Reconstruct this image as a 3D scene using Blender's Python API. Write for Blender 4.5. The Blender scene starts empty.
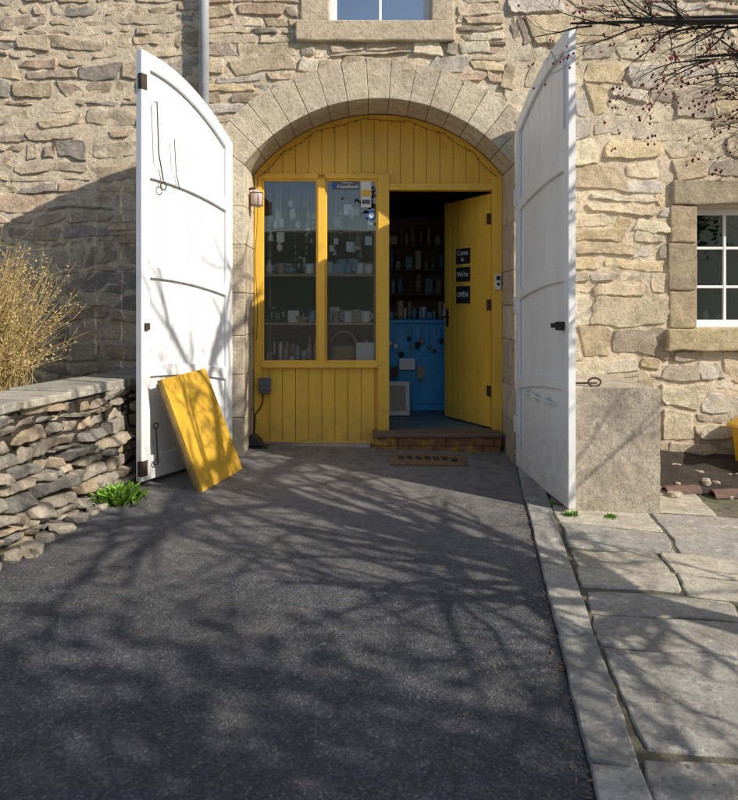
import bpy, bmesh, math, random
from mathutils import Vector, Matrix, noise
R=random.Random
scene=bpy.context.scene
COL=scene.collection
# ------------------------------------------------------------------ utils
def ngz(x,y):
    xx=max(-4,min(4,x)); yy=max(-4,min(7,y))
    return 0.19-0.05*(6.3-yy)-0.03*xx
def empty(name,loc=(0,0,0)):
    e=bpy.data.objects.new(name,None); COL.objects.link(e); return e
def mkobj(name,bm,mat=None,parent=None,smooth=False,recalc=True,bevel=0,seg=2):
    if recalc: bmesh.ops.recalc_face_normals(bm,faces=bm.faces[:])
    me=bpy.data.meshes.new(name); bm.to_mesh(me); bm.free()
    if smooth:
        for p in me.polygons: p.use_smooth=True
    o=bpy.data.objects.new(name,me); COL.objects.link(o)
    if mat:
        for m in (mat if isinstance(mat,list) else [mat]): me.materials.append(m)
    if parent: o.parent=parent
    if bevel:
        b=o.modifiers.new('bev','BEVEL'); b.width=bevel; b.segments=seg; b.limit_method='ANGLE'; b.angle_limit=math.radians(40)
    return o
ID=lambda a,b,h:Vector((a,h,b))      # wall style mapping: a=x b=z h=y
def addprism(bm,poly,h0,h1,f=ID,mi=0):
    v0=[bm.verts.new(f(a,b,h0)) for a,b in poly]; v1=[bm.verts.new(f(a,b,h1)) for a,b in poly]
    n=len(poly); fs=[bm.faces.new(v0),bm.faces.new(v1[::-1])]
    for i in range(n): fs.append(bm.faces.new((v0[i],v0[(i+1)%n],v1[(i+1)%n],v1[i])))
    for q in fs: q.material_index=mi
def addbox(bm,x0,x1,y0,y1,z0,z1,mi=0,f=None):
    if f is None: f=ID
    addprism(bm,[(x0,z0),(x1,z0),(x1,z1),(x0,z1)],y0,y1,f,mi)
def box(name,x0,x1,y0,y1,z0,z1,mat,parent=None,bevel=0.003):
    bm=bmesh.new(); addbox(bm,x0,x1,y0,y1,z0,z1); return mkobj(name,bm,mat,parent,bevel=bevel)
def addlathe(bm,prof,c,n=16,axis='z',mi=0):
    rings=[]
    for r,h in prof:
        ring=[]
        for i in range(n):
            t=2*math.pi*i/n; p=(r*math.cos(t),r*math.sin(t),h)
            if axis=='y': p=(p[0],p[2],p[1])
            if axis=='x': p=(p[2],p[0],p[1])
            ring.append(bm.verts.new(Vector(c)+Vector(p)))
        rings.append(ring)
    for a,b in zip(rings,rings[1:]):
        for i in range(n):
            q=bm.faces.new((a[i],a[(i+1)%n],b[(i+1)%n],b[i])); q.material_index=mi; q.smooth=True
    for rr in (rings[0],rings[-1]):
        q=bm.faces.new(rr); q.material_index=mi
def addtube(bm,pts,rad,n=6,mi=0):
    pts=[Vector(p) for p in pts]
    rads=rad if isinstance(rad,(list,tuple)) else [rad]*len(pts)
    prev=None; up=None
    for i,p in enumerate(pts):
        d=(pts[min(i+1,len(pts)-1)]-pts[max(i-1,0)])
        if d.length<1e-9: d=Vector((0,0,1))
        d.normalize()
        if up is None: up=d.orthogonal().normalized()
        up=(up-d*up.dot(d))
        if up.length<1e-6: up=d.orthogonal()
        up.normalize(); w=d.cross(up)
        ring=[bm.verts.new(p+(up*math.cos(2*math.pi*k/n)+w*math.sin(2*math.pi*k/n))*rads[i]) for k in range(n)]
        if prev:
            for k in range(n):
                q=bm.faces.new((prev[k],prev[(k+1)%n],ring[(k+1)%n],ring[k])); q.smooth=True; q.material_index=mi
        else:
            first=ring
        prev=ring
    for rr in (first,prev):
        try:
            q=bm.faces.new(rr); q.material_index=mi
        except Exception: pass
def text(name,s,size,mat,M,parent,ext=0.0008,sx=1.0,align='CENTER'):
    cu=bpy.data.curves.new(name,'FONT'); cu.body=s; cu.size=size; cu.extrude=ext; cu.align_x=align; cu.align_y='CENTER'; cu.offset=size*0.012
    o=bpy.data.objects.new(name,cu); COL.objects.link(o)
    dg=bpy.context.evaluated_depsgraph_get(); dg.update()
    me=bpy.data.meshes.new_from_object(o.evaluated_get(dg)); bpy.data.objects.remove(o)
    me.transform(Matrix.Diagonal((sx,1,1,1))); me.transform(M); me.materials.clear(); me.materials.append(mat)
    o=bpy.data.objects.new(name,me); COL.objects.link(o); o.parent=parent; return o
# ------------------------------------------------------------------ materials
def newmat(name):
    m=bpy.data.materials.new(name); m.use_nodes=True; nt=m.node_tree
    return m,nt,nt.nodes['Principled BSDF']
def N(nt,t,**k):
    n=nt.nodes.new(t)
    for a,b in k.items():
        if a in n.inputs: n.inputs[a].default_value=b
        else: setattr(n,a,b)
    return n
def ramp(nt,fac,stops):
    r=nt.nodes.new('ShaderNodeValToRGB'); e=r.color_ramp.elements
    while len(e)<len(stops): e.new(0.5)
    for el,(p,c) in zip(e,stops):
        el.position=p; el.color=(c,c,c,1) if isinstance(c,(int,float)) else (*c,1)
    nt.links.new(fac,r.inputs[0]); return r.outputs[0]
def mul(nt,a,b,fac=1.0,mode='MULTIPLY'):
    m=nt.nodes.new('ShaderNodeMixRGB'); m.blend_type=mode
    for i,v in ((0,fac),(1,a),(2,b)):
        if isinstance(v,bpy.types.NodeSocket): nt.links.new(v,m.inputs[i])
        elif isinstance(v,(int,float)): m.inputs[i].default_value=v if i==0 else (v,v,v,1)
        else: m.inputs[i].default_value=(*v,1)
    return m.outputs[0]
def pos(nt,scale=(1,1,1)):
    g=nt.nodes.new('ShaderNodeNewGeometry')
    if scale==(1,1,1): return g.outputs['Position']
    mp=nt.nodes.new('ShaderNodeMapping'); mp.inputs['Scale'].default_value=scale
    nt.links.new(g.outputs['Position'],mp.inputs[0]); return mp.outputs[0]
def noi(nt,scale,detail=5,rough=0.6,v=None):
    n=nt.nodes.new('ShaderNodeTexNoise'); n.inputs['Scale'].default_value=scale; n.inputs['Detail'].default_value=detail; n.inputs['Roughness'].default_value=rough
    nt.links.new(v if v else pos(nt),n.inputs['Vector']); return n.outputs['Fac']
def bump(nt,bs,h,strength=0.5,dist=0.01,prev=None):
    b=nt.nodes.new('ShaderNodeBump'); b.inputs['Strength'].default_value=strength; b.inputs['Distance'].default_value=dist
    nt.links.new(h,b.inputs['Height'])
    if prev: nt.links.new(prev,b.inputs['Normal'])
    nt.links.new(b.outputs[0],bs.inputs['Normal']); return b.outputs[0]
def footmix(nt,col,c,z0,z1,amt,ns=5):
    s=nt.nodes.new('ShaderNodeSeparateXYZ'); nt.links.new(pos(nt),s.inputs[0])
    mr=nt.nodes.new('ShaderNodeMapRange'); mr.inputs[1].default_value=z0; mr.inputs[2].default_value=z1; mr.inputs[3].default_value=amt; mr.inputs[4].default_value=0
    nt.links.new(s.outputs[2],mr.inputs[0])
    return mul(nt,col,c,mul(nt,mr.outputs[0],ramp(nt,noi(nt,ns,6,0.75),[(0.35,0.1),(0.62,1)])),'MIX')
def simple(name,c,rough=0.5,ns=6,amt=0.2,bs=0.1,bscale=60,metal=0,stretch=(1,1,1),dirt=None,bdist=0.004,foot=None):
    m,nt,b=newmat(name)
    v=pos(nt,stretch)
    n=noi(nt,ns,4,0.6,v)
    col=mul(nt,c,ramp(nt,n,[(0.3,1-amt),(0.7,1+amt*0.3)]))
    if dirt:
        dn=noi(nt,dirt[0],7,0.72)
        col=mul(nt,col,dirt[1],ramp(nt,dn,[(dirt[2],0),(dirt[2]+0.15,1)]),'MIX')
    if foot: col=footmix(nt,col,*foot)
    nt.links.new(col,b.inputs['Base Color']); b.inputs['Roughness'].default_value=rough; b.inputs['Metallic'].default_value=metal
    if bs: bump(nt,b,noi(nt,bscale,4,0.6,v),bs,bdist)
    return m
def stonemat(name,stain=0.5,lichen=0.15,rough=0.9,bstr=0.9,attr=True,base=(.4,.34,.26),foot=0.0):
    m,nt,b=newmat(name)
    if attr:
        a=nt.nodes.new('ShaderNodeAttribute'); a.attribute_name='Col'; col=a.outputs['Color']
    else: col=mul(nt,base,base,0)
    col=mul(nt,col,ramp(nt,noi(nt,8,6,0.7),[(0.25,0.62),(0.5,0.97),(0.75,1.2)]))
    col=mul(nt,col,ramp(nt,noi(nt,45,5,0.75),[(0.3,0.55),(0.5,1.0),(0.7,1.12)]))
    col=mul(nt,col,(.20,.14,.09),mul(nt,ramp(nt,noi(nt,2.2,8,0.74),[(0.5,0),(0.68,1)]),stain),'MIX')
    col=mul(nt,col,(.76,.69,.56),mul(nt,ramp(nt,noi(nt,11,6,0.8),[(0.55,0),(0.66,1)]),lichen),'MIX')
    if foot: col=footmix(nt,col,(.13,.12,.08),.1,.9,foot)
    nt.links.new(col,b.inputs['Base Color']); b.inputs['Roughness'].default_value=rough
    p=bump(nt,b,noi(nt,16,7,0.72),bstr,0.022); bump(nt,b,noi(nt,90,4,0.75),0.6,0.006,p)
    return m
M_right=stonemat('sandstone_blocks',0.25,0.45,foot=.5,bstr=1.0)
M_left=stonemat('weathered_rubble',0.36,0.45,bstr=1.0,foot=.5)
M_dry=stonemat('drystone',0.35,0.45,bstr=1.0)
M_arch=stonemat('arch_stone',0.28,0.35,bstr=0.7,foot=.5)
M_block=stonemat('block_stone',0.45,0.4,attr=False,base=(.47,.40,.31))
M_coping=stonemat('coping_stone',0.35,0.6)
M_flag=stonemat('flagstone',0.4,0.6,bstr=0.45)
M_mortar=stonemat('lime_mortar',0.3,0.3,attr=False,base=(.70,.58,.42),foot=.5,bstr=1.0)
M_white=simple('white_paint',(.85,.85,.85),0.45,5,0.08,0.15,40,stretch=(1,1,.2),dirt=(3,(.68,.66,.62),0.62),foot=((.42,.38,.31),.2,.75,.55,9))
M_yel=simple('yellow_paint',(.95,.56,.065),0.42,4,0.16,0.2,60,stretch=(1,1,.15),dirt=(5,(.70,.37,.05),0.58),foot=((.35,.24,.10),.2,.6,.55,9))
M_yel2=simple('worn_yellow_paint',(.72,.42,.04),0.55,6,0.25,0.4,40,dirt=(7,(.42,.25,.06),0.54))
M_ply=simple('plywood_edge',(.42,.28,.13),0.7,14,0.35,0.3,60)
M_black=simple('black_metal',(.02,.02,.022),0.45,20,0.3,0.2)
M_iron=simple('rusty_iron',(.09,.06,.045),0.7,20,0.4,0.4,metal=0.4)
M_grey=simple('grey_plastic',(.12,.125,.135),0.4,8,0.1,0.02)
M_pipe=simple('painted_downpipe',(.46,.48,.51),0.4,8,0.2,0.1)
M_frame=simple('white_window_paint',(.8,.81,.82),0.35,6,0.05,0.03)
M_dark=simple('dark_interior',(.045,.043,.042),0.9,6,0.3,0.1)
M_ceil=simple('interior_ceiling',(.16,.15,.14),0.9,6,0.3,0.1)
M_floor=simple('interior_floor',(.13,.20,.22),0.5,12,0.4,0.1)
M_blue=simple('blue_cabinet_paint',(.06,.40,.75),0.5,6,0.2,0.1)
M_ceram=simple('white_glaze',(.85,.84,.81),0.2,6,0.05,0)
M_ceramb=simple('blue_glaze',(.2,.36,.48),0.2,16,0.2,0)
M_ceramg=simple('stoneware_glaze',(.40,.29,.19),0.3,30,0.3,0)
M_wood=simple('shelf_wood',(.5,.34,.18),0.5,10,0.3,0.1,stretch=(.2,1,1))
M_oldwood=simple('weathered_oak',(.22,.14,.09),0.7,8,0.4,0.5,40,stretch=(.15,1,1))
M_card=simple('card_paper',(.78,.75,.69),0.7,6,0.1,0)
M_chalk=simple('chalkboard',(.015,.016,.017),0.7,10,0.3,0.1)
M_chalkw=simple('chalk_lettering',(.75,.75,.72),0.9,40,0.2,0)
M_brick=simple('brick',(.30,.13,.05),0.85,25,0.5,0.6,80,dirt=(6,(.6,.36,.05),0.5))
M_terra=simple('terracotta',(.17,.10,.075),0.85,25,0.5,0.5,80)
M_coir=simple('coir',(.29,.17,.09),0.95,60,0.5,1.0,250)
M_coird=simple('dark_coir',(.05,.035,.03),0.95,60,0.5,1.0,250)
M_bark=simple('bark',(.06,.045,.035),0.9,20,0.4,0.8,50)
M_berry=simple('haw_berry',(.25,.012,.02),0.35,20,0.3,0)
M_wicker=simple('wicker',(.5,.34,.18),0.7,60,0.5,0.8,120,stretch=(1,1,3))
M_slate=simple('roof_slate',(.08,.085,.095),0.6,4,0.4,0.4)
M_soil=simple('soil',(.055,.042,.03),0.95,12,0.5,1.0,60,bdist=0.02)
M_bed=simple('path_bedding',(.17,.15,.10),0.95,9,0.6,1.0,70,bdist=0.01,dirt=(6,(.05,.075,.02),0.52))
M_bluest=simple('blue_print',(.03,.13,.42),0.4,5,0.05,0)
def leafmat(name,c,c2):
    m,nt,b=newmat(name)
    col=mul(nt,c,c2,ramp(nt,noi(nt,9,3,0.6),[(0.35,0),(0.65,1)]),'MIX')
    nt.links.new(col,b.inputs['Base Color']); b.inputs['Roughness'].default_value=0.6
    return m
M_leaf=leafmat('evergreen_leaf',(.035,.07,.02),(.07,.11,.03))
M_weed=leafmat('weed_leaf',(.12,.26,.02),(.22,.38,.05))
M_dryst=leafmat('dry_stems',(.48,.35,.14),(.28,.20,.07))
M_deadleaf=leafmat('dead_leaf',(.16,.09,.04),(.28,.18,.08))
M_reflhill=leafmat('reflection_hill_grass',(.06,.08,.03),(.11,.10,.05))  # for the added ridge that only serves the glass reflections
def glassmat(name,refl=0.12,tint=(.9,.95,.95)):
    m=bpy.data.materials.new(name); m.use_nodes=True; nt=m.node_tree; nt.nodes.clear()
    o=nt.nodes.new('ShaderNodeOutputMaterial'); t=N(nt,'ShaderNodeBsdfTransparent'); t.inputs[0].default_value=(*tint,1)
    g=nt.nodes.new('ShaderNodeBsdfGlossy'); g.inputs['Roughness'].default_value=0.01
    f=nt.nodes.new('ShaderNodeFresnel'); f.inputs[0].default_value=1.5
    ad=nt.nodes.new('ShaderNodeMath'); ad.operation='ADD'; ad.inputs[1].default_value=refl; nt.links.new(f.outputs[0],ad.inputs[0])
    mx=nt.nodes.new('ShaderNodeMixShader'); nt.links.new(ad.outputs[0],mx.inputs[0]); nt.links.new(t.outputs[0],mx.inputs[1]); nt.links.new(g.outputs[0],mx.inputs[2])
    nt.links.new(mx.outputs[0],o.inputs[0]); return m
M_glass=glassmat('shop_glass',0.04,(.97,.98,.98))
M_glass2=glassmat('upper_window_glass',0.5,(.5,.55,.6))
M_glass3=glassmat('side_window_glass',0.08,(.75,.8,.8))
M_clear=glassmat('clear_glassware',0.16,(.8,.86,.88))
def asphalt():
    m,nt,b=newmat('asphalt')
    v=nt.nodes.new('ShaderNodeTexVoronoi'); v.inputs['Scale'].default_value=110; nt.links.new(pos(nt),v.inputs['Vector'])
    c=ramp(nt,v.outputs['Color'],[(0.0,(.038,.041,.048)),(0.6,(.070,.072,.081)),(0.9,(.14,.135,.13)),(1,(.28,.27,.25))])
    c=mul(nt,c,ramp(nt,noi(nt,1.3,5,0.65),[(0.3,0.72),(0.7,1.3)]))
    c=mul(nt,c,ramp(nt,noi(nt,14,5,0.7),[(0.3,0.7),(0.7,1.2)]))
    c=mul(nt,c,(.24,.21,.17),mul(nt,ramp(nt,noi(nt,3.1,8,0.8),[(0.52,0),(0.72,1)]),0.45),'MIX')
    s=nt.nodes.new('ShaderNodeSeparateXYZ'); nt.links.new(pos(nt),s.inputs[0])
    mr=nt.nodes.new('ShaderNodeMapRange'); mr.inputs[1].default_value=3.6; mr.inputs[2].default_value=6.2; mr.inputs[3].default_value=0; mr.inputs[4].default_value=.9
    nt.links.new(s.outputs[1],mr.inputs[0])
    c=mul(nt,c,(.31,.28,.25),mul(nt,mr.outputs[0],ramp(nt,noi(nt,7,7,0.8),[(0.35,0.3),(0.65,1)])),'MIX')
    nt.links.new(c,b.inputs['Base Color']); b.inputs['Roughness'].default_value=0.85
    p=bump(nt,b,v.outputs['Distance'],0.6,0.006); bump(nt,b,noi(nt,60,4,0.7),0.5,0.008,p)
    return m
M_asph=asphalt()
M_ground=simple('ground_soil_gravel',(.14,.115,.085),0.95,5,0.5,1.0,70,bdist=0.02,dirt=(3,(.05,.07,.025),0.5))
# ------------------------------------------------------------------ masonry generator
def courses(r,a0,a1,b0,b1,hr,wr,split=0.2):
    cells=[]; b=b0
    while b<b1-0.02:
        h=r.uniform(*hr)
        if b+h>b1-0.05: h=b1-b
        a=a0-r.uniform(0,wr[0])
        while a<a1:
            w=r.uniform(*wr)*(0.7+0.6*min(1,h/hr[1]))
            c=[max(a,a0),min(a+w,a1),b,b+h]
            if c[1]-c[0]>0.03:
                if r.random()<split and h>0.11:
                    k=b+h*r.uniform(.35,.65); cells.append([c[0],c[1],b,k])
                    if w>.28 and r.random()<.6:
                        q=c[0]+(c[1]-c[0])*r.uniform(.35,.65); cells.append([c[0],q,k,b+h]); cells.append([q,c[1],k,b+h])
                    else: cells.append([c[0],c[1],k,b+h])
                elif r.random()<split and w>0.2:
                    k=c[0]+(c[1]-c[0])*r.uniform(.4,.6); cells.append([c[0],k,b,b+h]); cells.append([k,c[1],b,b+h])
                else: cells.append(c)
            a+=w
        b+=h
    return cells
def subtract(cells,rect):
    x0,x1,z0,z1=rect; out=[]
    for a0,a1,b0,b1 in cells:
        if a1<=x0 or a0>=x1 or b1<=z0 or b0>=z1: out.append([a0,a1,b0,b1]); continue
        if a0<x0: out.append([a0,x0,b0,b1])
        if a1>x1: out.append([x1,a1,b0,b1])
        m0=max(a0,x0); m1=min(a1,x1)
        if b0<z0: out.append([m0,m1,b0,z0])
        if b1>z1: out.append([m0,m1,z1,b1])
    return [c for c in out if c[1]-c[0]>0.045 and c[3]-c[2]>0.03]
def stones(name,cells,f,mat,palette,seed,gap=(.012,.02),proud=(.008,.03),warp=.02,edge=.006,rnd=.05,rough=.006,parent=None,eps=.006,back=.012,tilt=0.3,cj=.0):
    r=R(seed); bm=bmesh.new(); lay=bm.loops.layers.float_color.new('Col')
    for a0,a1,b0,b1 in cells:
        g=r.uniform(*gap)/2; a0+=g;a1-=g;b0+=g;b1-=g
        ha=(a1-a0)/2; hb=(b1-b0)/2
        if ha<.015 or hb<.01: continue
        ac=(a0+a1)/2; bc=(b0+b1)/2
        nu=max(2,min(10,int(ha*2/.045))); nv=max(2,min(8,int(hb*2/.045)))
        ea=min(.25,eps/ha); eb=min(.25,eps/hb)
        def axis(e,n):
            k=1-2.2*e; L=[-1,-(1-e)]+[-k+2*k*i/n for i in range(n+1)]+[(1-e),1]; return L
        us=axis(ea,nu); vs=axis(eb,nv)
        pr=r.uniform(*proud); c=list(r.choice(palette)); k=r.uniform(.78,1.12); c=[min(.85,x*k) for x in c]
        ta=r.uniform(-tilt,tilt)*pr; tb=r.uniform(-tilt,tilt)*pr
        m_=min(ha,hb)
        ca_=[[ (r.uniform(-cj,cj)*min(ha,.08)-cj*.1*m_*(1 if s else -1), r.uniform(-cj,cj)*min(hb,.05)) for s in (0,1)] for t in (0,1)]
        grid=[]; sd=r.uniform(0,50)
        for j,v in enumerate(vs):
            row=[]
            for i,u in enumerate(us):
                uu=u*(1-rnd*v*v*abs(v)); vv=v*(1-rnd*u*u*abs(u))
                s=(u+1)/2; t=(v+1)/2
                ox=(ca_[0][0][0]*(1-s)+ca_[0][1][0]*s)*(1-t)+(ca_[1][0][0]*(1-s)+ca_[1][1][0]*s)*t
                oz=(ca_[0][0][1]*(1-s)+ca_[0][1][1]*s)*(1-t)+(ca_[1][0][1]*(1-s)+ca_[1][1][1]*s)*t
                a=ac+ha*uu+ox; b=bc+hb*vv+oz
                na=noise.noise(Vector((a*2.3,b*2.3,seed))); nb=noise.noise(Vector((a*2.3,b*2.3,seed+9.3)))
                ea_=noise.noise(Vector((a*20,b*20,sd)))+.5*noise.noise(Vector((a*50,b*50,sd))); eb_=noise.noise(Vector((a*20,b*20,sd+5)))+.5*noise.noise(Vector((a*50,b*50,sd+5)))
                bord=(i in(0,len(us)-1)) or (j in(0,len(vs)-1))
                h=-back if bord else pr+ta*u+tb*v+rough*noise.noise(Vector((a*13,b*13,sd)))*2+rough*.7*noise.noise(Vector((a*30,b*30,sd)))
                row.append(bm.verts.new(f(a+warp*na+edge*ea_,b+warp*nb*.7+edge*eb_,h)))
            grid.append(row)
        for j in range(len(vs)-1):
            for i in range(len(us)-1):
                q=bm.faces.new((grid[j][i],grid[j][i+1],grid[j+1][i+1],grid[j+1][i])); q.smooth=True
                for l in q.loops: l[lay]=(*c,1)
    return mkobj(name,bm,mat,parent,smooth=True,recalc=False)
def addcolbox(bm,lay,poly,h0,h1,c,f=ID):
    n0=len(bm.faces); addprism(bm,poly,h0,h1,f); bm.faces.ensure_lookup_table()
    for q in bm.faces[n0:]:
        for l in q.loops: l[lay]=(*c,1)
WY=6.30
WF=lambda a,b,h:Vector((a,WY-h,b))
PALR=[(.74,.61,.43),(.70,.57,.40),(.78,.68,.52),(.62,.49,.32),(.72,.57,.35),(.56,.47,.36),(.76,.65,.46),(.50,.41,.31),(.68,.61,.51)]
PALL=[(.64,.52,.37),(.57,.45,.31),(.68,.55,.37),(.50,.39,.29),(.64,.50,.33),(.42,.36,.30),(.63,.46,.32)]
PALG=[(.34,.30,.24),(.42,.36,.28),(.50,.41,.29),(.38,.31,.24),(.54,.45,.33),(.26,.24,.21),(.47,.36,.24)]
# ------------------------------------------------------------------ house
house=empty('stone_house')
OX0,OX1=-1.06,1.225; CX=(OX0+OX1)/2; HS=(OX1-OX0)/2; SPR=2.69; CR=3.25
RI=(HS*HS+(CR-SPR)**2)/(2*(CR-SPR)); CZ=CR-RI; RO=RI+.335; AN=math.asin(HS/RI)
def archz(x,rr=RI): 
    d=rr*rr-(x-CX)**2
    return CZ+math.sqrt(d) if d>0 else SPR
UW=(-.335,.53,3.92,5.1); RW=(2.79,3.75,1.31,2.335)
def plate(name,outer,holes,ymid,half,mat,parent):
    cu=bpy.data.curves.new(name,'CURVE'); cu.dimensions='2D'; cu.fill_mode='BOTH'; cu.extrude=half
    for poly in [outer]+holes:
        s=cu.splines.new('POLY'); s.points.add(len(poly)-1)
        for p,(x,z) in zip(s.points,poly): p.co=(x,z,0,1)
        s.use_cyclic_u=True
    o=bpy.data.objects.new(name,cu); COL.objects.link(o)
    dg=bpy.context.evaluated_depsgraph_get(); dg.update()
    me=bpy.data.meshes.new_from_object(o.evaluated_get(dg)); bpy.data.objects.remove(o)
    for v in me.vertices: v.co=Vector((v.co.x,ymid+v.co.z,v.co.y))
    me.materials.clear(); me.materials.append(mat)
    bm=bmesh.new(); bm.from_mesh(me); bmesh.ops.recalc_face_normals(bm,faces=bm.faces[:]); bm.to_mesh(me); bm.free()
    o=bpy.data.objects.new(name,me); COL.objects.link(o); o.parent=parent; return o
m=.06
hole=[(OX0-m,-.2),(OX1+m,-.2)]+[(CX+(RI+m)*math.sin(t),CZ+(RI+m)*math.cos(t)) for t in [AN-2*AN*i/24 for i in range(25)]]
rc=lambda q:[(q[0],q[2]),(q[1],q[2]),(q[1],q[3]),(q[0],q[3])]
plate('front_wall_mortar',[(-7,-.6),(7,-.6),(7,6.3),(-7,6.3)],[hole,rc(UW),rc(RW)],WY+.25,.25,M_mortar,house)
def clip(cells):
    out=[]
    for c in cells:
        bm_=(c[2]+c[3])/2
        if bm_>SPR+.12:
            d=(RO-.07)**2-(bm_-CZ)**2
            if d>0:
                w=math.sqrt(d); out+=subtract([c],(CX-w,CX+w,c[2],c[3])); continue
        out.append(c)
    out=subtract(out,(OX0-.2,OX1+.2,-1,SPR+.12))
    out=subtract(out,(-.60,.715,3.72,5.4)); out=subtract(out,(2.56,4.0,1.13,2.54))
    return out
r=R(11)
cr=clip(courses(r,1.15,5.2,-.1,5.0,(.13,.29),(.22,.62),.36))
stones('right_wall_stones',cr,WF,M_right,PALR,3,proud=(.0,.024),gap=(.006,.026),warp=.09,edge=.018,cj=.6,rnd=.07,rough=.009,parent=house)
ca=clip(courses(r,-1.42,1.15,2.9,5.0,(.05,.15),(.18,.6),.15))
stones('spandrel_stones',ca,WF,M_right,PALR+PALL,4,proud=(.003,.024),gap=(.006,.018),warp=.06,edge=.012,cj=.5,rough=.008,parent=house)
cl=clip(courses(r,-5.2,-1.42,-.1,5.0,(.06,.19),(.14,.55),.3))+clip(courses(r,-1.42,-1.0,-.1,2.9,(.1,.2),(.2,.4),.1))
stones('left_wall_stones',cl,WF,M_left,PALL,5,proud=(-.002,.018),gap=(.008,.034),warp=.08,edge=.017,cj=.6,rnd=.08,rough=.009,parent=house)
bm=bmesh.new()
addbox(bm,-7,-6.6,6.82,13,-.6,6.3); addbox(bm,6.6,7,6.82,13,-.6,6.3); addbox(bm,-7,7,13.002,13.4,-.6,6.3)
mkobj('side_walls',bm,M_mortar,house)
bm=bmesh.new()
rf=lambda a,b,h:Vector((h,a,b))
addprism(bm,[(6.0,6.1),(9.95,9.2),(13.8,6.1),(13.8,6.25),(9.95,9.4),(6.0,6.25)],-7.2,7.2,rf)
mkobj('roof',bm,M_slate,house)
bm=bmesh.new()
for s in (-6.9,6.7): addprism(bm,[(6.4,6.301),(13.3,6.301),(9.95,9.15)],s,s+.2,rf)
mkobj('gables',bm,M_mortar,house)
bm=bmesh.new(); lay=bm.loops.layers.float_color.new('Col'); r=R(5); nV=15
PALA=[(.64,.54,.39),(.60,.50,.36),(.68,.59,.44),(.57,.47,.35)]
for i in range(nV):
    t0=-AN+2*AN*i/nV+.0012; t1=-AN+2*AN*(i+1)/nV-.0012; ro=RO+r.uniform(-.02,.02); ri=RI+r.uniform(0,.002)
    P=[(CX+ri*math.sin(t),CZ+ri*math.cos(t)) for t in (t0,(t0+t1)/2,t1)]+[(CX+ro*math.sin(t),CZ+ro*math.cos(t)) for t in (t1,(t0+t1)/2,t0)]
    addcolbox(bm,lay,P,WY-.028-r.uniform(0,.004),6.79,r.choice(PALA))
mkobj('arch_voussoirs',bm,M_arch,house,bevel=.005)
bm=bmesh.new(); lay=bm.loops.layers.float_color.new('Col')
for side in (0,1):
    z=-.2; k=0
    while z<SPR-.02:
        h=r.uniform(.28,.42); 
        if z+h>SPR-.15: h=SPR-z+(.11)
        w=(.22,.36)[k%2]+r.uniform(-.02,.03); j=r.uniform(0,.004)
        if side==0: x0,x1=OX0-w,OX0+j
        else: x0,x1=OX1-j,OX1+w
        if z+h>SPR:
            if side==0: P=[(x0,z),(x1,z),(x1,SPR-.004),(x1-.2,SPR+.155),(x0-.03,SPR+.1)]
            else: P=[(x0,z),(x1,z),(x1+.03,SPR+.1),(x0+.2,SPR+.155),(x0,SPR-.004)]
        else: P=[(x0,z+.002),(x1,z+.002),(x1,z+h-.002),(x0,z+h-.002)]
        addcolbox(bm,lay,P,WY-.022-r.uniform(0,.008),6.79,r.choice(PALA))
        z+=h; k+=1
mkobj('jamb_quoins',bm,M_arch,house,bevel=.006)
def roughbox(bm,lay,x0,x1,z0,z1,front,back,c,n=5,amp=.01,sd=1):
    xs=[x0+(x1-x0)*i/n for i in range(n+1)]
    P=[(x,z0+amp*noise.noise(Vector((x*9,z0*9,sd)))) for x in xs]+[(x,z1+amp*noise.noise(Vector((x*9,z1*9,sd)))) for x in xs[::-1]]
    addcolbox(bm,lay,P,WY-front,WY+back,c)
bm=bmesh.new(); lay=bm.loops.layers.float_color.new('Col')
G=(.46,.36,.23); A_=(.60,.49,.35)
roughbox(bm,lay,-.62,.73,3.735,3.905,.06,.2,(.60,.49,.34),8)
roughbox(bm,lay,-.58,-.337,3.91,5.1,.025,.2,A_)
roughbox(bm,lay,.532,.72,3.91,5.1,.025,.2,A_)
roughbox(bm,lay,-.62,.73,5.104,5.4,.025,.2,A_)
roughbox(bm,lay,2.52,4.05,1.115,1.30,.08,.2,(.50,.40,.23),14,.03)
roughbox(bm,lay,2.555,2.785,1.305,1.62,.02,.2,G,3,.02,2); roughbox(bm,lay,2.54,2.785,1.628,2.02,.03,.2,(.38,.30,.20),3,.02,3); roughbox(bm,lay,2.56,2.785,2.028,2.345,.025,.2,G,3,.02,4)
roughbox(bm,lay,3.755,4.0,1.305,2.345,.03,.2,G); 
roughbox(bm,lay,2.58,4.02,2.352,2.56,.04,.2,(.38,.31,.21),14,.03,7)
mkobj('window_surrounds',bm,M_arch,house,bevel=.012)
def sash(name,x0,x1,z0,z1,cols,rows,y,parent,gl,fw=.055):
    e=bmesh.new()
    addbox(e,x0,x0+fw,y,y+.06,z0,z1); addbox(e,x1-fw,x1,y,y+.06,z0,z1)
    addbox(e,x0+fw,x1-fw,y+.002,y+.058,z0,z0+fw); addbox(e,x0+fw,x1-fw,y+.002,y+.058,z1-fw,z1)
    for i in range(1,cols):
        c=x0+(x1-x0)*i/cols; addbox(e,c-.012,c+.012,y+.008,y+.045,z0+fw,z1-fw)
    for i in range(1,rows):
        c=z0+(z1-z0)*i/rows; addbox(e,x0+fw,x1-fw,y+.01,y+.043,c-.012,c+.012)
    mkobj(name+'_frame',e,M_frame,parent,bevel=.003)
    box(name+'_glass',x0+fw*.5,x1-fw*.5,y+.026,y+.032,z0+fw*.5,z1-fw*.5,gl,parent,0)
    e=bmesh.new(); addbox(e,x0-.02,x1+.02,y+.25,y+.6,z0-.02,z1+.02); mkobj(name+'_dark_room',e,M_dark,parent)
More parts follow.
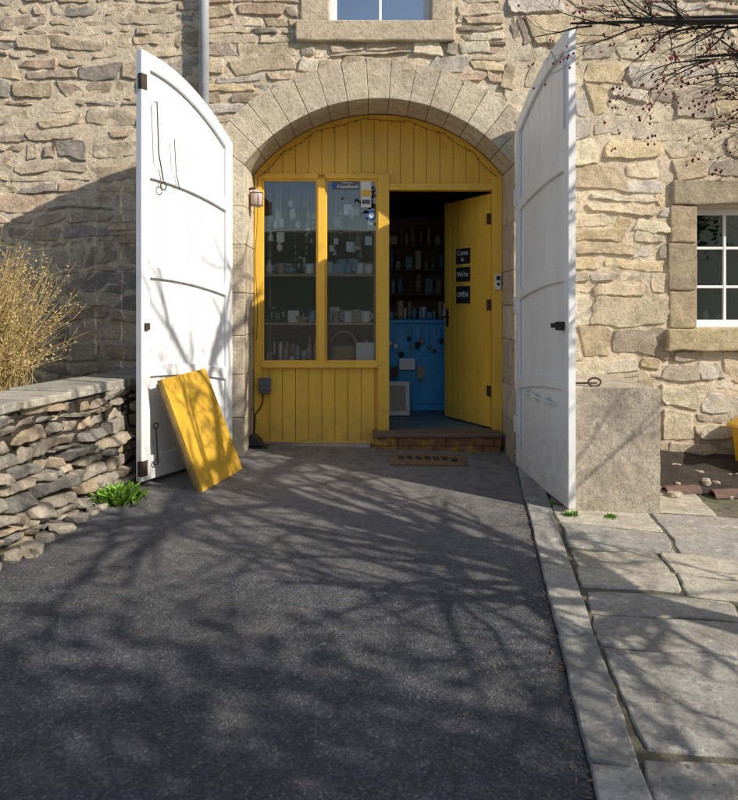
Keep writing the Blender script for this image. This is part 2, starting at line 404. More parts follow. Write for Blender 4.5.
sash('upper_window',UW[0],UW[1],UW[2],UW[3],2,3,WY+.13,house,M_glass2)
sash('side_window',RW[0],RW[1],RW[2]+.01,RW[3],3,3,WY+.16,house,M_glass3,.05)
bm=bmesh.new(); addbox(bm,2.80,3.74,WY+.09,WY+.159,1.31,1.335); mkobj('side_window_sill_board',bm,M_frame,house,bevel=.003)
bm=bmesh.new(); addlathe(bm,[(.02,0),(.035,.03),(.03,.07),(.012,.1)],(2.98,WY+.26,1.36),12); addlathe(bm,[(.03,0),(.04,.04),(.02,.06)],(3.1,WY+.26,1.36),12)
mkobj('sill_pots',bm,M_ceram,house)
bm=bmesh.new(); addtube(bm,[(-1.385,WY-.085,2.6),(-1.385,WY-.085,6.1)],.042,14)
for z in (3.05,4.6): addtube(bm,[(-1.385,WY-.085,z-.04),(-1.385,WY-.085,z+.04)],.055,14); addbox(bm,-1.46,-1.31,WY-.04,WY-.03,z-.02,z+.02)
mkobj('downpipe',bm,M_pipe,house)
# ------------------------------------------------------------------ yellow shopfront
shop=empty('yellow_shopfront'); FY=6.80
bm=bmesh.new(); bw=.121; x=OX0+.02
xs=[]
while x<OX1-.02: xs.append((x,min(x+bw,OX1-.01))); x+=bw
r=R(2)
for x0,x1 in xs:
    z0=2.70 if x1<.14 else 2.60
    j=r.uniform(0,.003)
    addprism(bm,[(x0+.002,z0),(x1-.002,z0),(x1-.002,archz(x1)-.01),(x0+.002,archz(x0)-.01)],FY+.02-j,FY+.04)
    if x1<.14: addprism(bm,[(x0+.002,.235),(x1-.002,.235),(x1-.002,.93),(x0+.002,.93)],FY+.02-j,FY+.04)
mkobj('tongue_and_groove_boards',bm,M_yel,shop,bevel=.004)
bm=bmesh.new()
nn=26
for i in range(nn):
    t0=-AN+2*AN*i/nn; t1=-AN+2*AN*(i+1)/nn
    P=[(CX+q*math.sin(t),CZ+q*math.cos(t)) for q,t in ((RI-.03,t0),(RI-.03,t1),(RI-.001,t1),(RI-.001,t0))]
    addprism(bm,P,FY+.002,FY+.045)
bmesh.ops.remove_doubles(bm,verts=bm.verts[:],dist=.0002)
mkobj('arch_trim',bm,M_yel,shop)
bm=bmesh.new()
addprism(bm,[(OX0,2.64),(OX1,2.64)]+[(CX+RI*math.sin(t),CZ+RI*math.cos(t)) for t in [AN-2*AN*i/24 for i in range(25)]],FY+.041,FY+.06)
addbox(bm,OX0,.14,FY+.041,FY+.06,.22,.95)
mkobj('backing_panel',bm,M_yel,shop)
bm=bmesh.new()
addbox(bm,OX0+.005,-.985,FY-.012,FY+.06,.2,2.70)
addbox(bm,-.469,-.404,FY-.010,FY+.06,.97,2.66)
addbox(bm,.083,.185,FY-.015,FY+.09,.2,2.70)
addbox(bm,1.135,OX1-.003,FY-.015,FY+.09,.2,2.70)
addbox(bm,-.985,-.469,FY-.006,FY+.06,2.66,2.71); addbox(bm,-.404,.083,FY-.006,FY+.06,2.66,2.71)
addbox(bm,.185,1.135,FY-.010,FY+.09,2.555,2.62)
addbox(bm,-.985,.083,FY-.03,FY+.06,.925,.97)
addbox(bm,-.985,.083,FY-.004,FY+.018,.215,.25)
for a,b in ((-.985,-.469),(-.404,.083)):
    addbox(bm,a,a+.018,FY+.012,FY+.04,.97,2.66);addbox(bm,b-.018,b,FY+.012,FY+.04,.97,2.66)
    addbox(bm,a+.018,b-.018,FY+.013,FY+.04,.97,.99);addbox(bm,a+.018,b-.018,FY+.013,FY+.04,2.64,2.66)
mkobj('frame_posts',bm,M_yel,shop,bevel=.004)
for i,(a,b) in enumerate(((-.98,-.474),(-.40,.08))): box('glass_pane_%d'%i,a,b,FY+.024,FY+.029,.975,2.655,M_glass,shop,0)
def frame3(h,fr,flip):
    u=Vector((fr[0]-h[0],fr[1]-h[1],0)); L=u.length; u.normalize(); n=Vector((u.y,-u.x,0))*flip
    o=Vector((h[0],h[1],0))
    return (lambda a,b,hh: o+u*a+n*hh+Vector((0,0,b))),L,u,n
fd,L,u,n=frame3((1.125,6.87),(.775,7.60),-1)
if n.x>0: fd,L,u,n=frame3((1.125,6.87),(.775,7.60),1)
sd=empty('shop_door'); sd.parent=shop
bm=bmesh.new(); addbox(bm,0,L,-.04,-.012,.36,2.54,f=fd)
k=0
while k<8:
    a0=L*k/8;a1=L*(k+1)/8; addbox(bm,a0+.003,a1-.003,-.012,0,.365,2.535,f=fd); k+=1
mkobj('door_leaf',bm,M_yel,sd,bevel=.003)
bm=bmesh.new(); addtube(bm,[fd(L-.06,1.38,0),fd(L-.06,1.38,.05),fd(L-.17,1.38,.05)],.009,8); addbox(bm,L-.08,L-.04,0.0,.006,1.28,1.46,f=fd)
mkobj('door_handle',bm,M_black,sd)
bm=bmesh.new(); 
for z in (.7,1.5,2.3): addbox(bm,-.01,.05,.0,.006,z-.05,z+.05,f=fd)
mkobj('hinges',bm,M_iron,sd)
def MT(p,ux,nx):
    uz=Vector((0,0,1)); return Matrix(((ux.x,uz.x,nx.x,p.x),(ux.y,uz.y,nx.y,p.y),(ux.z,uz.z,nx.z,p.z),(0,0,0,1)))
for i,(z,h,t) in enumerate(((1.98,.15,['Come','in']),(1.80,.14,["We're"]),(1.60,.17,['OPEN']))):
    e=empty('chalkboard_sign'); a=.45
    bm=bmesh.new(); addbox(bm,a-.12,a+.12,.001,.012,z-h/2,z+h/2,f=fd); mkobj('board',bm,M_chalk,e,bevel=.002)
    for j,s in enumerate(t):
        zz=z+(len(t)-1)*.03-j*.06
        text('lettering',s,.068,M_chalkw,MT(fd(a,zz,.014),-u,n),e,sx=1.15)
    bm=bmesh.new(); addtube(bm,[fd(a-.07,z+h/2,.006),fd(a,z+h/2+.03,.006),fd(a+.07,z+h/2,.006)],.002,5); mkobj('hanging_cord',bm,M_card,e)
bm=bmesh.new(); addbox(bm,.03,1.19,6.60,6.86,.315,.352); mkobj('timber_threshold',bm,M_oldwood,shop,bevel=.008)
bm=bmesh.new(); x=.05; r=R(8)
while x<1.15:
    w=.205
    addbox(bm,x,min(x+w,1.18),6.63+r.uniform(0,.006),6.80,.24,.312); x+=w+.01
x=-.05
while x<1.15:
    w=.205; addbox(bm,max(x,.05),min(x+w,1.18),6.63+r.uniform(0,.006),6.80,.14,.232); x+=w+.01
addbox(bm,.06,1.17,6.645,6.798,.12,.31)
mkobj('brick_riser',bm,M_brick,shop,bevel=.004)
bm=bmesh.new(); addbox(bm,OX0+.03,.02,6.68,6.798,.10,.236); mkobj('concrete_sill',bm,M_block,shop,bevel=.008)
# interior
room=empty('shop_interior')
bm=bmesh.new(); addbox(bm,-1.6,2.4,6.87,11,.26,.345); mkobj('floor',bm,M_floor,room)
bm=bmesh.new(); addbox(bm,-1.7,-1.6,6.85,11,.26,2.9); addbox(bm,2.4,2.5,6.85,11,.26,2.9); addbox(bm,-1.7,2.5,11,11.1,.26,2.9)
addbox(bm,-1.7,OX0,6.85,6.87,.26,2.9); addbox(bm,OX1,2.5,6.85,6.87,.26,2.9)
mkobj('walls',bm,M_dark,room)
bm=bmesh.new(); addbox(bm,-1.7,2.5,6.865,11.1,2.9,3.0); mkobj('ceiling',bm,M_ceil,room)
cab=empty('blue_cabinet')
bm=bmesh.new(); addbox(bm,.15,1.3,8.1,8.55,.345,1.30); addbox(bm,.12,1.33,8.06,8.57,1.302,1.34)
for i in range(3): 
    a=.19+i*.37; addbox(bm,a,a+.34,8.085,8.099,.42,.95); addbox(bm,a,a+.34,8.085,8.099,.98,1.26)
mkobj('carcass',bm,M_blue,cab,bevel=.004)
bm=bmesh.new(); r=R(4)
for i in range(14):
    a=.18+i*.06+r.uniform(-.02,.02); q=r.uniform(.04,.26); mi=r.choice((0,1,2)); addtube(bm,[(a,8.07,1.26),(a,8.05,1.24-q)],.003,6,mi=mi)
    k=r.uniform(.7,1.3); addlathe(bm,[(.003,-.06*k),(.02*k,-.04*k),(.024*k,-.01),(.005,0)],(a,8.05,1.24-q),8,mi=r.choice((0,1,2,3)))
addbox(bm,.33,.50,8.03,8.05,.80,.92,0); addbox(bm,.24,.32,8.03,8.05,.72,.83,3); addbox(bm,.52,.60,8.03,8.05,.70,.84,1)
mkobj('hanging_utensils',bm,[M_ceram,M_ceramg,M_iron,M_terra],cab)
bm=bmesh.new()
for i in range(18):
    a=.18+i*.055; h=r.uniform(.06,.26); q=r.uniform(.5,1.1); addlathe(bm,[(.03*q,0),(.045*q,h*.3),(.035*q,h*.8),(.04*q,h)],(a,8.3+r.uniform(-.18,.15),1.342),10,mi=r.choice((0,1,2)))
mkobj('pots',bm,[M_ceramb,M_ceramg,M_ceram],cab)
wf=empty('picture_frame')
bm=bmesh.new()
ff=lambda a,b,h:Vector((a,7.65+h+(b-.35)*.18,b))
for (a0,a1,b0,b1) in ((.18,.42,.36,.40),(.18,.42,.66,.70),(.18,.22,.402,.658),(.38,.42,.402,.658)): addbox(bm,a0,a1,0,.025,b0,b1,f=ff)
mkobj('frame',bm,M_card,wf); bm=bmesh.new(); addbox(bm,.22,.38,.01,.02,.40,.66,f=ff); mkobj('print',bm,M_ceramg,wf)
shb=empty('wall_shelf')
bm=bmesh.new()
for z in (1.62,1.92,2.22): addbox(bm,.0,1.4,9.1,9.35,z,z+.025)
addbox(bm,.0,1.4,9.352,9.4,1.4,2.6)
mkobj('boards',bm,M_oldwood,shb)
bm=bmesh.new()
for z in (1.646,1.946,2.246):
    a=.05
    while a<1.3:
        h=r.uniform(.08,.24); w=r.uniform(.03,.11)
        if r.random()<.5: addbox(bm,a,a+w,9.18,9.24+r.uniform(0,.05),z+.001,z+h,r.choice((0,1,2,3)))
        else: addlathe(bm,[(w*.35,0),(w*.5,h*.4),(w*.3,h*.8),(w*.35,h)],(a+w/2,9.2,z),10,mi=r.choice((0,1,2)))
        a+=w+r.uniform(.01,.05)
mkobj('stock',bm,[M_ceramg,M_ceramb,M_card,M_terra],shb)
# window display
disp=empty('window_display'); r=R(21)
bm=bmesh.new()
for z in (1.79,1.335): addbox(bm,-.98,.08,6.90,7.16,z-.022,z)
addbox(bm,-.98,.08,6.865,7.22,.90,.955)
for xx in (-.96,-.45,.06): addbox(bm,xx-.014,xx+.014,7.165,7.185,.956,2.6)
addbox(bm,-.98,.08,7.15,7.164,2.2,2.23)
mkobj('shelves',bm,M_wood,disp,bevel=.002)
def mug(bm,x,y,z,r0,h,mi,hs=1):
    addlathe(bm,[(r0*.85,0),(r0,.008),(r0,h),(r0*.9,h),(r0*.88,.012)],(x,y,z),16,mi=mi)
    addtube(bm,[(x+hs*(r0-.002),y,z+h*.8),(x+hs*(r0+.024),y,z+h*.75),(x+hs*(r0+.028),y,z+h*.45),(x+hs*(r0-.002),y,z+h*.2)],.006,6,mi)
bm=bmesh.new()
for z in (1.791,1.336):
    for row in (6.93,7.02,7.11):
        a=-.94+r.uniform(0,.04)
        while a<.04:
            if abs(a+.44)>.04 :
                t=r.random()
                mi=r.choice((0,0,0,1,2,3,4))
                if t<.6: mug(bm,a,row,z,r.uniform(.034,.046),r.uniform(.08,.115),mi if mi<3 else 0,r.choice((-1,1)))
                elif t<.70: 
                    h=r.uniform(.1,.2); q=r.uniform(.026,.04); addlathe(bm,[(q*.7,0),(q,h*.3),(q*.9,h*.6),(q*.35,h*.8),(q*.45,h)],(a,row,z),14,mi=mi)
                elif t<.80: h=r.uniform(.09,.15); addlathe(bm,[(.034,0),(.036,h),(.033,h),(.031,.01)],(a,row,z),14,mi=4)
                elif t<.9: 
                    w=r.uniform(.04,.055); addbox(bm,a-w,a+w,row,row+.012,z+.001,z+r.uniform(.1,.17),r.choice((1,2,3)))
                else: addlathe(bm,[(.03,0),(.06,.03),(.07,.055),(.065,.056),(.02,.01)],(a,row,z),16,mi=mi)
            a+=r.uniform(.08,.115)
mkobj('mugs_and_pottery',bm,[M_ceram,M_ceramb,M_ceramg,M_card,M_clear],disp)
bm=bmesh.new()
for i in range(48):
    a=r.uniform(-.94,-.5) if i<28 else r.uniform(-.37,.04); d=r.uniform(6.88,7.1)
    top=r.uniform(1.98,2.5)
    addtube(bm,[(a,d,2.64),(a,d,top)],.0014,4)
    t=r.random(); mi=r.choice((0,0,1,2,3)); k=r.uniform(.6,1.2)
    if t<.4: addlathe(bm,[(.003,-.11*k),(.024*k,-.09*k),(.03*k,-.06*k),(.014*k,-.02),(.004,0)],(a,d,top),10,mi=mi)
    elif t<.6: addlathe(bm,[(.035*k,-.10*k),(.024*k,-.05*k),(.012*k,-.02*k),(.004,0)],(a,d,top),10,mi=mi)
    elif t<.8: addbox(bm,a-.03*k,a+.03*k,d-.002,d+.002,top-.08*k,top,mi)
    else: 
        for q in range(3): addlathe(bm,[(.004,-.05-q*.06),(.018,-.03-q*.06),(.004,-.005-q*.06)],(a,d,top),8,mi=mi)
mkobj('hanging_ornaments',bm,[M_ceram,M_card,M_ceramg,M_clear],disp)
bm=bmesh.new()
for i in range(18):
    a=-.94+(i%9)*.055; h=r.uniform(.08,.30); q=r.uniform(.7,1.3); addlathe(bm,[(.02*q,0),(.023*q,h*.6),(.009,h*.8),(.009,h)] if r.random()<.5 else [(.022*q,0),(.024*q,h*.5),(.02*q,h*.7)],(a,6.90+.09*(i//9)+r.uniform(0,.05),.956),10,mi=r.choice((0,1,2,3)))
mkobj('bottles_and_candles',bm,[M_card,M_ceramg,M_ceramb,M_clear],disp)
bsk=empty('wicker_basket')
bm=bmesh.new(); addlathe(bm,[(.085,0),(.115,.04),(.12,.15),(.127,.155),(.112,.155),(.105,.03)],(-.24,6.99,.957),24)
for q in range(4): addtube(bm,[(-.24+(.108+.005*q)*math.cos(t),6.99+(.108+.005*q)*math.sin(t),.98+q*.035) for t in [math.pi*2*i/24 for i in range(25)]],.007,6)
mkobj('body',bm,M_wicker,bsk)
bm=bmesh.new(); addtube(bm,[(-.24+.12*math.cos(t),6.99,1.10+.02+.13*math.sin(t)) for t in [math.pi*i/14 for i in range(15)]],.008,6); mkobj('handle',bm,M_wicker,bsk)
bm=bmesh.new()
for i in range(5): addbox(bm,-.1+i*.034,-.08+i*.034,6.92+.01*i,7.04,.957,1.12+.02*(i%3))
addbox(bm,-.12,.05,6.885,6.89,.958,1.15)
mkobj('cards',bm,M_card,disp,bevel=.002)
st=empty('window_sticker'); y=FY+.0235
box('backing',-.345,-.09,y-.002,y,2.565,2.645,M_grey,st,0)
I3=lambda x,z:MT(Vector((x,y-.004,z)),Vector((1,0,0)),Vector((0,-1,0)))
text('small_line','Find us on',.022,M_ceram,I3(-.20,2.626),st)
text('name_line','Friendbook',.042,M_ceram,I3(-.195,2.59),st)
box('mark',-.34,-.30,y-.004,y-.0025,2.585,2.625,M_bluest,st,0)
st2=empty('window_sticker'); box('paper',-.075,.02,y-.002,y,2.40,2.645,M_card,st2,0); box('band',-.07,.015,y-.004,y-.0025,2.50,2.56,M_yel,st2,0)
box('lines',-.065,.01,y-.004,y-.0025,2.43,2.47,M_grey,st2,0)
st3=empty('window_sticker'); bm=bmesh.new(); addlathe(bm,[(.045,0),(.045,.002)],(.025,y-.002,2.325),20,'y'); mkobj('disc',bm,M_bluest,st3)
bm=bmesh.new(); addlathe(bm,[(.025,0),(.025,.002)],(.025,y-.005,2.325),20,'y'); mkobj('disc_centre',bm,M_ceram,st3)
bm=bmesh.new(); r=R(3); pts=[]
for i in range(70):
    t=-AN+2*AN*i/69; q=RI-.035-.025*abs(math.sin(i*.31+.6*math.sin(i*.11))); pts.append((CX+q*math.sin(t)*.985,FY-.02+r.uniform(-.005,.005),CZ+q*math.cos(t)))
pts=[(OX0+.03,FY-.03,1.2)]+[(OX0+.03+.01*math.sin(k),FY-.03,1.2+.15*k) for k in range(1,10)]+pts
addtube(bm,pts,.0028,5)
for p in pts[::3]: addlathe(bm,[(.002,0),(.005,-.006),(.004,-.015),(.001,-.02)],(p[0],p[1]-.004,p[2]),6)
mkobj('string_lights',bm,M_black)
ln=empty('wall_lantern')
bm=bmesh.new(); c=(-.99,6.52,2.43)
addlathe(bm,[(.03,-.07),(.05,-.05),(.055,.05),(.03,.08),(.012,.09)],c,14)
mkobj('glass_shade',bm,simple('lantern_glass',(.6,.45,.4),0.25,6,.1,0),ln)
bm=bmesh.new(); addtube(bm,[(OX0,6.52,2.52),(-1.01,6.52,2.53),(-.99,6.52,2.51)],.01,8)
for k in range(4):
    t=math.pi/2*k+.4; addtube(bm,[(c[0]+.055*math.cos(t),c[1]+.055*math.sin(t),c[2]-.06),(c[0]+.058*math.cos(t),c[1]+.058*math.sin(t),c[2]+.06)],.0025,5)
for z in (-.055,.055): addtube(bm,[(c[0]+.058*math.cos(t),c[1]+.058*math.sin(t),c[2]+z) for t in [math.pi*2*i/16 for i in range(17)]],.003,5)
mkobj('cage',bm,M_iron,ln)
e=empty('outdoor_socket'); 
bm=bmesh.new(); addbox(bm,-1.0,-.90,FY-.06,FY+.018,.69,.83); addbox(bm,-1.005,-.895,FY-.075,FY-.058,.72,.84); mkobj('housing',bm,M_grey,e,bevel=.01)
bm=bmesh.new(); addtube(bm,[(-.97,FY-.03,.69),(-.975,FY-.03,.6),(-1.0,FY-.03,.55),(-1.04,FY-.03,.5),(-1.05,FY-.05,.3)],.006,6); mkobj('cable',bm,M_black,e)
e=empty('doorbell'); bm=bmesh.new(); addbox(bm,1.155,1.205,FY-.045,FY-.016,1.64,1.78); mkobj('case',bm,M_frame,e,bevel=.005)
bm=bmesh.new(); addlathe(bm,[(.014,0),(.014,-.006)],(1.18,FY-.046,1.69),14,'y'); addbox(bm,1.163,1.197,FY-.048,FY-.0455,1.725,1.765); mkobj('button',bm,M_black,e)
bm=bmesh.new(); addbox(bm,-1.12,-.90,6.50,6.70,.19,.245); addprism(bm,[(-1.10,.247),(-.94,.247),(-.97,.31),(-1.02,.35),(-1.09,.33)],6.53,6.67); mkobj('boot_scraper',bm,M_black,None,bevel=.012)
# ------------------------------------------------------------------ white barn doors
def barndoor(name,h,fr,zb,zt,drop,flipx,left):
    e=empty(name); f,L,u,n=frame3(h,fr,1)
    if n.x*flipx<0: f,L,u,n=frame3(h,fr,-1)
    top=lambda a,o=0: zt-drop*((L-a)/L)**2-o
    S=12
    bm=bmesh.new(); nb=9
    for k in range(nb):
        a0=L*k/nb+.0015;a1=L*(k+1)/nb-.0015
        addprism(bm,[(a0,zb),(a1,zb),(a1,top(a1)),(a0,top(a0))],-.05,-.028,f)
    mkobj('boards',bm,M_white,e,bevel=.003)
    bm=bmesh.new(); w=.085
    addprism(bm,[(0,zb-.004),(w,zb-.004),(w,top(w)+.002),(0,top(0)+.002)],-.027,0,f)
    addprism(bm,[(L-w,zb-.004),(L,zb-.004),(L,top(L)+.002),(L-w,top(L-w)+.002)],-.027,0,f)
    B=[w+(L-2*w)*i/S for i in range(S+1)]
    addprism(bm,[(a,top(a)-.12) for a in B]+[(a,top(a)+.001) for a in B[::-1]],-.0265,-.001,f)
    H=zt-zb
    for fz,th,cv in ((.735,.085,.16),(.50,.085,.14),(.27,.09,.12)):
        g=lambda a:zb+fz*H-cv*((L-a)/L)**2
        addprism(bm,[(a,g(a)-th) for a in B]+[(a,g(a)) for a in B[::-1]],-.0265,-.001,f)
    addbox(bm,w,L-w,-.0265,-.001,zb-.002,zb+.17,f=f)
    mkobj('frame_rails',bm,M_white,e,bevel=.006)
    bm=bmesh.new()
    addprism(bm,[(L+.001,zb),(L+.006,zb),(L+.006,zt),(L+.001,zt)],-.05,-.002,f)
    mkobj('meeting_edge',bm,M_white,e)
    return e,f,L,top
ld,fl,LL,lt=barndoor('white_barn_door',(-1.155,6.27),(-1.625,5.30),.235,3.33,.46,1,True)
rd,fr_,LR,rt=barndoor('white_barn_door',(1.235,6.24),(1.345,5.00),.125,3.37,.36,-1,False)
bm=bmesh.new()
addtube(bm,[fl(LL-.12,2.98,.005),fl(LL-.12,2.98,.03),fl(LL-.14,2.6,.03),fl(LL-.2,2.42,.02)],.005,6)
addtube(bm,[fl(LL-.2+.03*math.cos(t),2.38+.03*math.sin(t),.02) for t in [math.pi*2*i/14 for i in range(15)]],.005,6)
addtube(bm,[fl(LL-.32,2.75,.02),fl(LL-.34,2.5,.02),fl(LL-.38,2.38,.02)],.004,6)
for z in (.35,.62): addtube(bm,[fl(LL-.12+.025*math.cos(t),z+.02*math.sin(t),.02) for t in [math.pi*2*i/14 for i in range(15)]],.005,6)
addtube(bm,[fl(LL-.12,.60,.02),fl(LL-.14,.37,.02)],.006,6)
addbox(bm,LL-.06,LL-.02,.001,.02,1.32,1.37,f=fl)
addbox(bm,LL-.05,LL+.012,-.03,.006,.27,.38,f=fl); addbox(bm,LL-.045,LL+.012,-.03,.006,3.05,3.16,f=fl)
mkobj('hooks_and_bolts',bm,M_iron,ld)
bm=bmesh.new()
addbox(bm,LR-.30,LR-.10,.001,.02,1.338,1.372,f=fr_); addbox(bm,LR-.16,LR-.06,.001,.035,1.325,1.385,f=fr_)
mkobj('latch',bm,M_black,rd,bevel=.004)
bm=bmesh.new(); addtube(bm,[fr_(.25,.80,.02),fr_(LR-.3,.80,.02)],.009,8)
for a in (.3,.5,.8): addbox(bm,a-.03,a+.03,.001,.03,.775,.825,f=fr_)
addtube(bm,[fr_(LR-.05,3.2,.012),fr_(LR-.05,2.7,.012)],.008,8)
mkobj('drop_bolts',bm,M_frame,rd,bevel=.003)
bm=bmesh.new()
for z in (.5,1.5,2.4): addbox(bm,-.03,.05,-.02,.008,z-.07,z+.07,f=fr_)
mkobj('hinges',bm,M_white,rd)
# ------------------------------------------------------------------ leaning yellow panel
e=empty('yellow_wooden_panel')
o=Vector((-1.175,5.24,ngz(-1.175,5.24)+.006)); t1=Vector((-1.0,5.86,ngz(-1,5.86)+.006))
uu=(t1-o).normalized(); W=(t1-o).length; vv=Vector((-.31,.03,.78)); vv=(vv-uu*vv.dot(uu)).normalized(); nn_=uu.cross(vv); 
if nn_.x<0: nn_=-nn_
fp=lambda a,b,h:o+uu*a+vv*b+nn_*h
bm=bmesh.new(); Hh=.85
addbox(bm,0,W,-.045,-.020,0,Hh,1,f=fp); addbox(bm,0,W,-.0195,0,0,Hh,0,f=fp)
mkobj('board',bm,[M_yel2,M_ply],e,bevel=.002)
bm=bmesh.new()
addbox(bm,.02,.07,-.075,-.046,.02,Hh-.02,f=fp); addbox(bm,W-.07,W-.02,-.075,-.046,.02,Hh-.02,f=fp)
mkobj('battens',bm,M_ply,e,bevel=.002)
# ------------------------------------------------------------------ ground, drive, kerb, flags
bm=bmesh.new()
gx=[-300,-80,-30,-12,-4,-2,0,2,4,12,30,80,300]; gy=[-300,-80,-30,-12,-4,-1,2,5,7,14,30,80,300]
V=[[bm.verts.new((x,y,ngz(x,y)-.014)) for x in gx] for y in gy]
for j in range(len(gy)-1):
    for i in range(len(gx)-1): bm.faces.new((V[j][i],V[j][i+1],V[j+1][i+1],V[j+1][i]))
mkobj('ground',bm,M_ground)
bm=bmesh.new(); V=[]
for j in range(9):
    row=[]
    for i in range(41):
        x=-160+8*i; y=-55-12*j; h=(1-math.cos(math.pi*min(1,j/6)))*.5*(16+9*noise.noise(Vector((x*.018,3,j*.1))))
        row.append(bm.verts.new((x,y,h-.6)))
    V.append(row)
for j in range(8):
    for i in range(40): bm.faces.new((V[j][i],V[j][i+1],V[j+1][i+1],V[j+1][i]))
mkobj('added_reflection_hills',bm,M_reflhill,smooth=True)  # unseen ridge added behind the camera so window glass reflects something dark
KX=lambda y:.70+.136*(y-2.29)
bm=bmesh.new(); prev=None
ys=[-4,-2,0,2,4,6.25,6.251,6.79]
for y in ys:
    xr=KX(y)-.002 if y<6.2505 else OX1
    xl=-3.6+ .25*max(0,(y-2)) if y<6.2505 else OX0
    row=[bm.verts.new((xl+(xr-xl)*k/6,y,ngz(xl+(xr-xl)*k/6,y)+.004)) for k in range(7)]
    if prev:
        for k in range(6): bm.faces.new((prev[k],prev[k+1],row[k+1],row[k]))
    prev=row
mkobj('asphalt_driveway',bm,M_asph)
kd=Vector((.136,1,0)).normalized(); kr=Vector((kd.y,-kd.x,0)); K0=Vector((KX(-3.5),-3.5,0))
def gf(a,b,h):
    p=K0+kd*a+kr*b; return Vector((p.x,p.y,ngz(p.x,p.y)+h))
bm=bmesh.new(); bm.faces.new([bm.verts.new(gf(a,b,-.003)) for a,b in ((0,.16),(9.7,.16),(9.5,2.3),(9.2,3.0),(0,3.3))]); mkobj('path_bedding',bm,M_bed)
r=R(14); cells=[]; a=0
while a<9.75:
    l=r.uniform(.7,1.0); cells.append([a,min(a+l,9.8),0,.178]); a+=l
FL=[(.44,.40,.32),(.37,.34,.29),(.48,.43,.34),(.42,.35,.27),(.33,.31,.27)]
stones('kerb',cells,gf,M_flag,[(.38,.36,.32),(.33,.32,.29),(.42,.39,.34)],31,gap=(.004,.008),proud=(.016,.022),warp=0.004,edge=.007,rnd=.02,rough=.002,eps=.006,back=.03,tilt=.1)
cells=[]; a=-.3      # flags laid in cross courses of differing depth
while a<9.7:
    l=r.uniform(.5,.95); b=.18
    while b<3.2:
        w=r.uniform(.45,.85)
        if r.random()<.2: cells.append([a,a+l*.5,b,b+w]); cells.append([a+l*.5,a+l,b,b+w])
        else: cells.append([a,a+l,b,b+w])
        b+=w
    a+=l
cells=[[max(c[0],0),min(c[1],9.72-.137*c[3]),c[2],c[3]] for c in cells]
cells=[c for c in cells if c[1]-c[0]>.15 and not (c[0]>8.6 and c[2]>1.0)]
stones('flagstone_path',cells,gf,M_flag,FL,32,gap=(.006,.020),proud=(.003,.010),warp=.05,edge=.010,rnd=.02,rough=.003,eps=.007,back=.010,tilt=.3,cj=.3)
bm=bmesh.new(); gsz=24; V=[]
for j in range(gsz+1):
    row=[]
    for i in range(gsz+1):
        x=2.02+2.2*i/gsz; y=5.55+.74*j/gsz
        edgef=min(1,min(i/3,j/5,1)); h=.13*(j/gsz)*edgef+.05*edgef*noise.noise(Vector((x*5,y*5,1)))
        row.append(bm.verts.new((x,y,ngz(x,y)+h+.002)))
    V.append(row)
for j in range(gsz):
    for i in range(gsz): bm.faces.new((V[j][i],V[j][i+1],V[j+1][i+1],V[j+1][i]))
mkobj('soil_bed',bm,M_soil,smooth=True)
def chunk(bm,c,s,r,n=8,mi=0):
    b=bmesh.new(); bmesh.ops.create_icosphere(b,subdivisions=2,radius=1)
    sd=r.uniform(0,99)
    vm={}
    rot=Matrix.Rotation(r.uniform(0,6.28),3,'Z')
    for v in b.verts:
        d=v.co.normalized(); k=1+.35*noise.noise(d*1.4+Vector((sd,0,0)))
        p=Vector((d.x*s[0],d.y*s[1],max(-.6,min(.55,d.z))*s[2]))*k; vm[v]=bm.verts.new(rot@p+Vector(c))
    for q in b.faces:
        nf=bm.faces.new([vm[v] for v in q.verts]); nf.material_index=mi
    b.free()
r=R(77)
bm=bmesh.new()
for (x,y) in ((2.22,5.56),(2.55,5.50)):
    P=[(.07*math.cos(t),.05*math.sin(t)) for t in [math.pi*i/8 for i in range(9)]]+[(.055*math.cos(t),.036*math.sin(t)) for t in [math.pi*(8-i)/8 for i in range(9)]]
    z=ngz(x,y); addprism(bm,P,0,.27,lambda a,b,h:Vector((x+h,y+a+h*.15,z+b+.004)))
mkobj('clay_drain_tiles',bm,M_terra)
bm=bmesh.new()
for i in range(30):
    x=r.uniform(2.05,3.3); y=5.5+r.uniform(-.06,.6); s=r.uniform(.012,.045); chunk(bm,(x,y,ngz(x,y)+s*.4+max(0,y-5.6)*.12),(s*1.3,s,s),r)
mkobj('rubble_pieces',bm,M_block)
bm=bmesh.new()
addprism(bm,[(1.37,.05),(2.0,.04),(1.995,.925),(1.40,.93)],5.07,6.20)
bmesh.ops.subdivide_edges(bm,edges=bm.edges[:],cuts=14,use_grid_fill=True)
for v in bm.verts:
    d=noise.noise_vector(v.co*3.5); v.co+=d*.016
    d=noise.noise_vector(v.co*11); v.co+=d*.007
sb=empty('stone_mounting_block'); mkobj('block',bm,M_block,sb,smooth=False)
bm=bmesh.new(); addtube(bm,[(1.60+.045*math.cos(t),5.25,.935+.018+.03*math.sin(t)) for t in [2*math.pi*i/16 for i in range(17)]],.007,6); addtube(bm,[(1.45,5.3,.94),(1.62,5.26,.945)],.008,6); mkobj('iron_ring',bm,M_iron,sb)
gb=empty('yellow_grit_bin')
bm=bmesh.new(); 
addprism(bm,[(3.07,.13),(3.5,.13),(3.54,.48),(3.03,.48)],5.88,6.2); mkobj('body',bm,simple('yellow_plastic',(.75,.42,.02),.4,5,.1,.05),gb,bevel=.02)
bm=bmesh.new(); addprism(bm,[(3.0,.482),(3.57,.482),(3.57,.51),(3.48,.56),(3.09,.56),(3.0,.51)],5.84,6.22); mkobj('lid',bm,simple('yellow_plastic_lid',(.75,.42,.02),.4,5,.1,.05),gb,bevel=.012)
dm=empty('doormat')
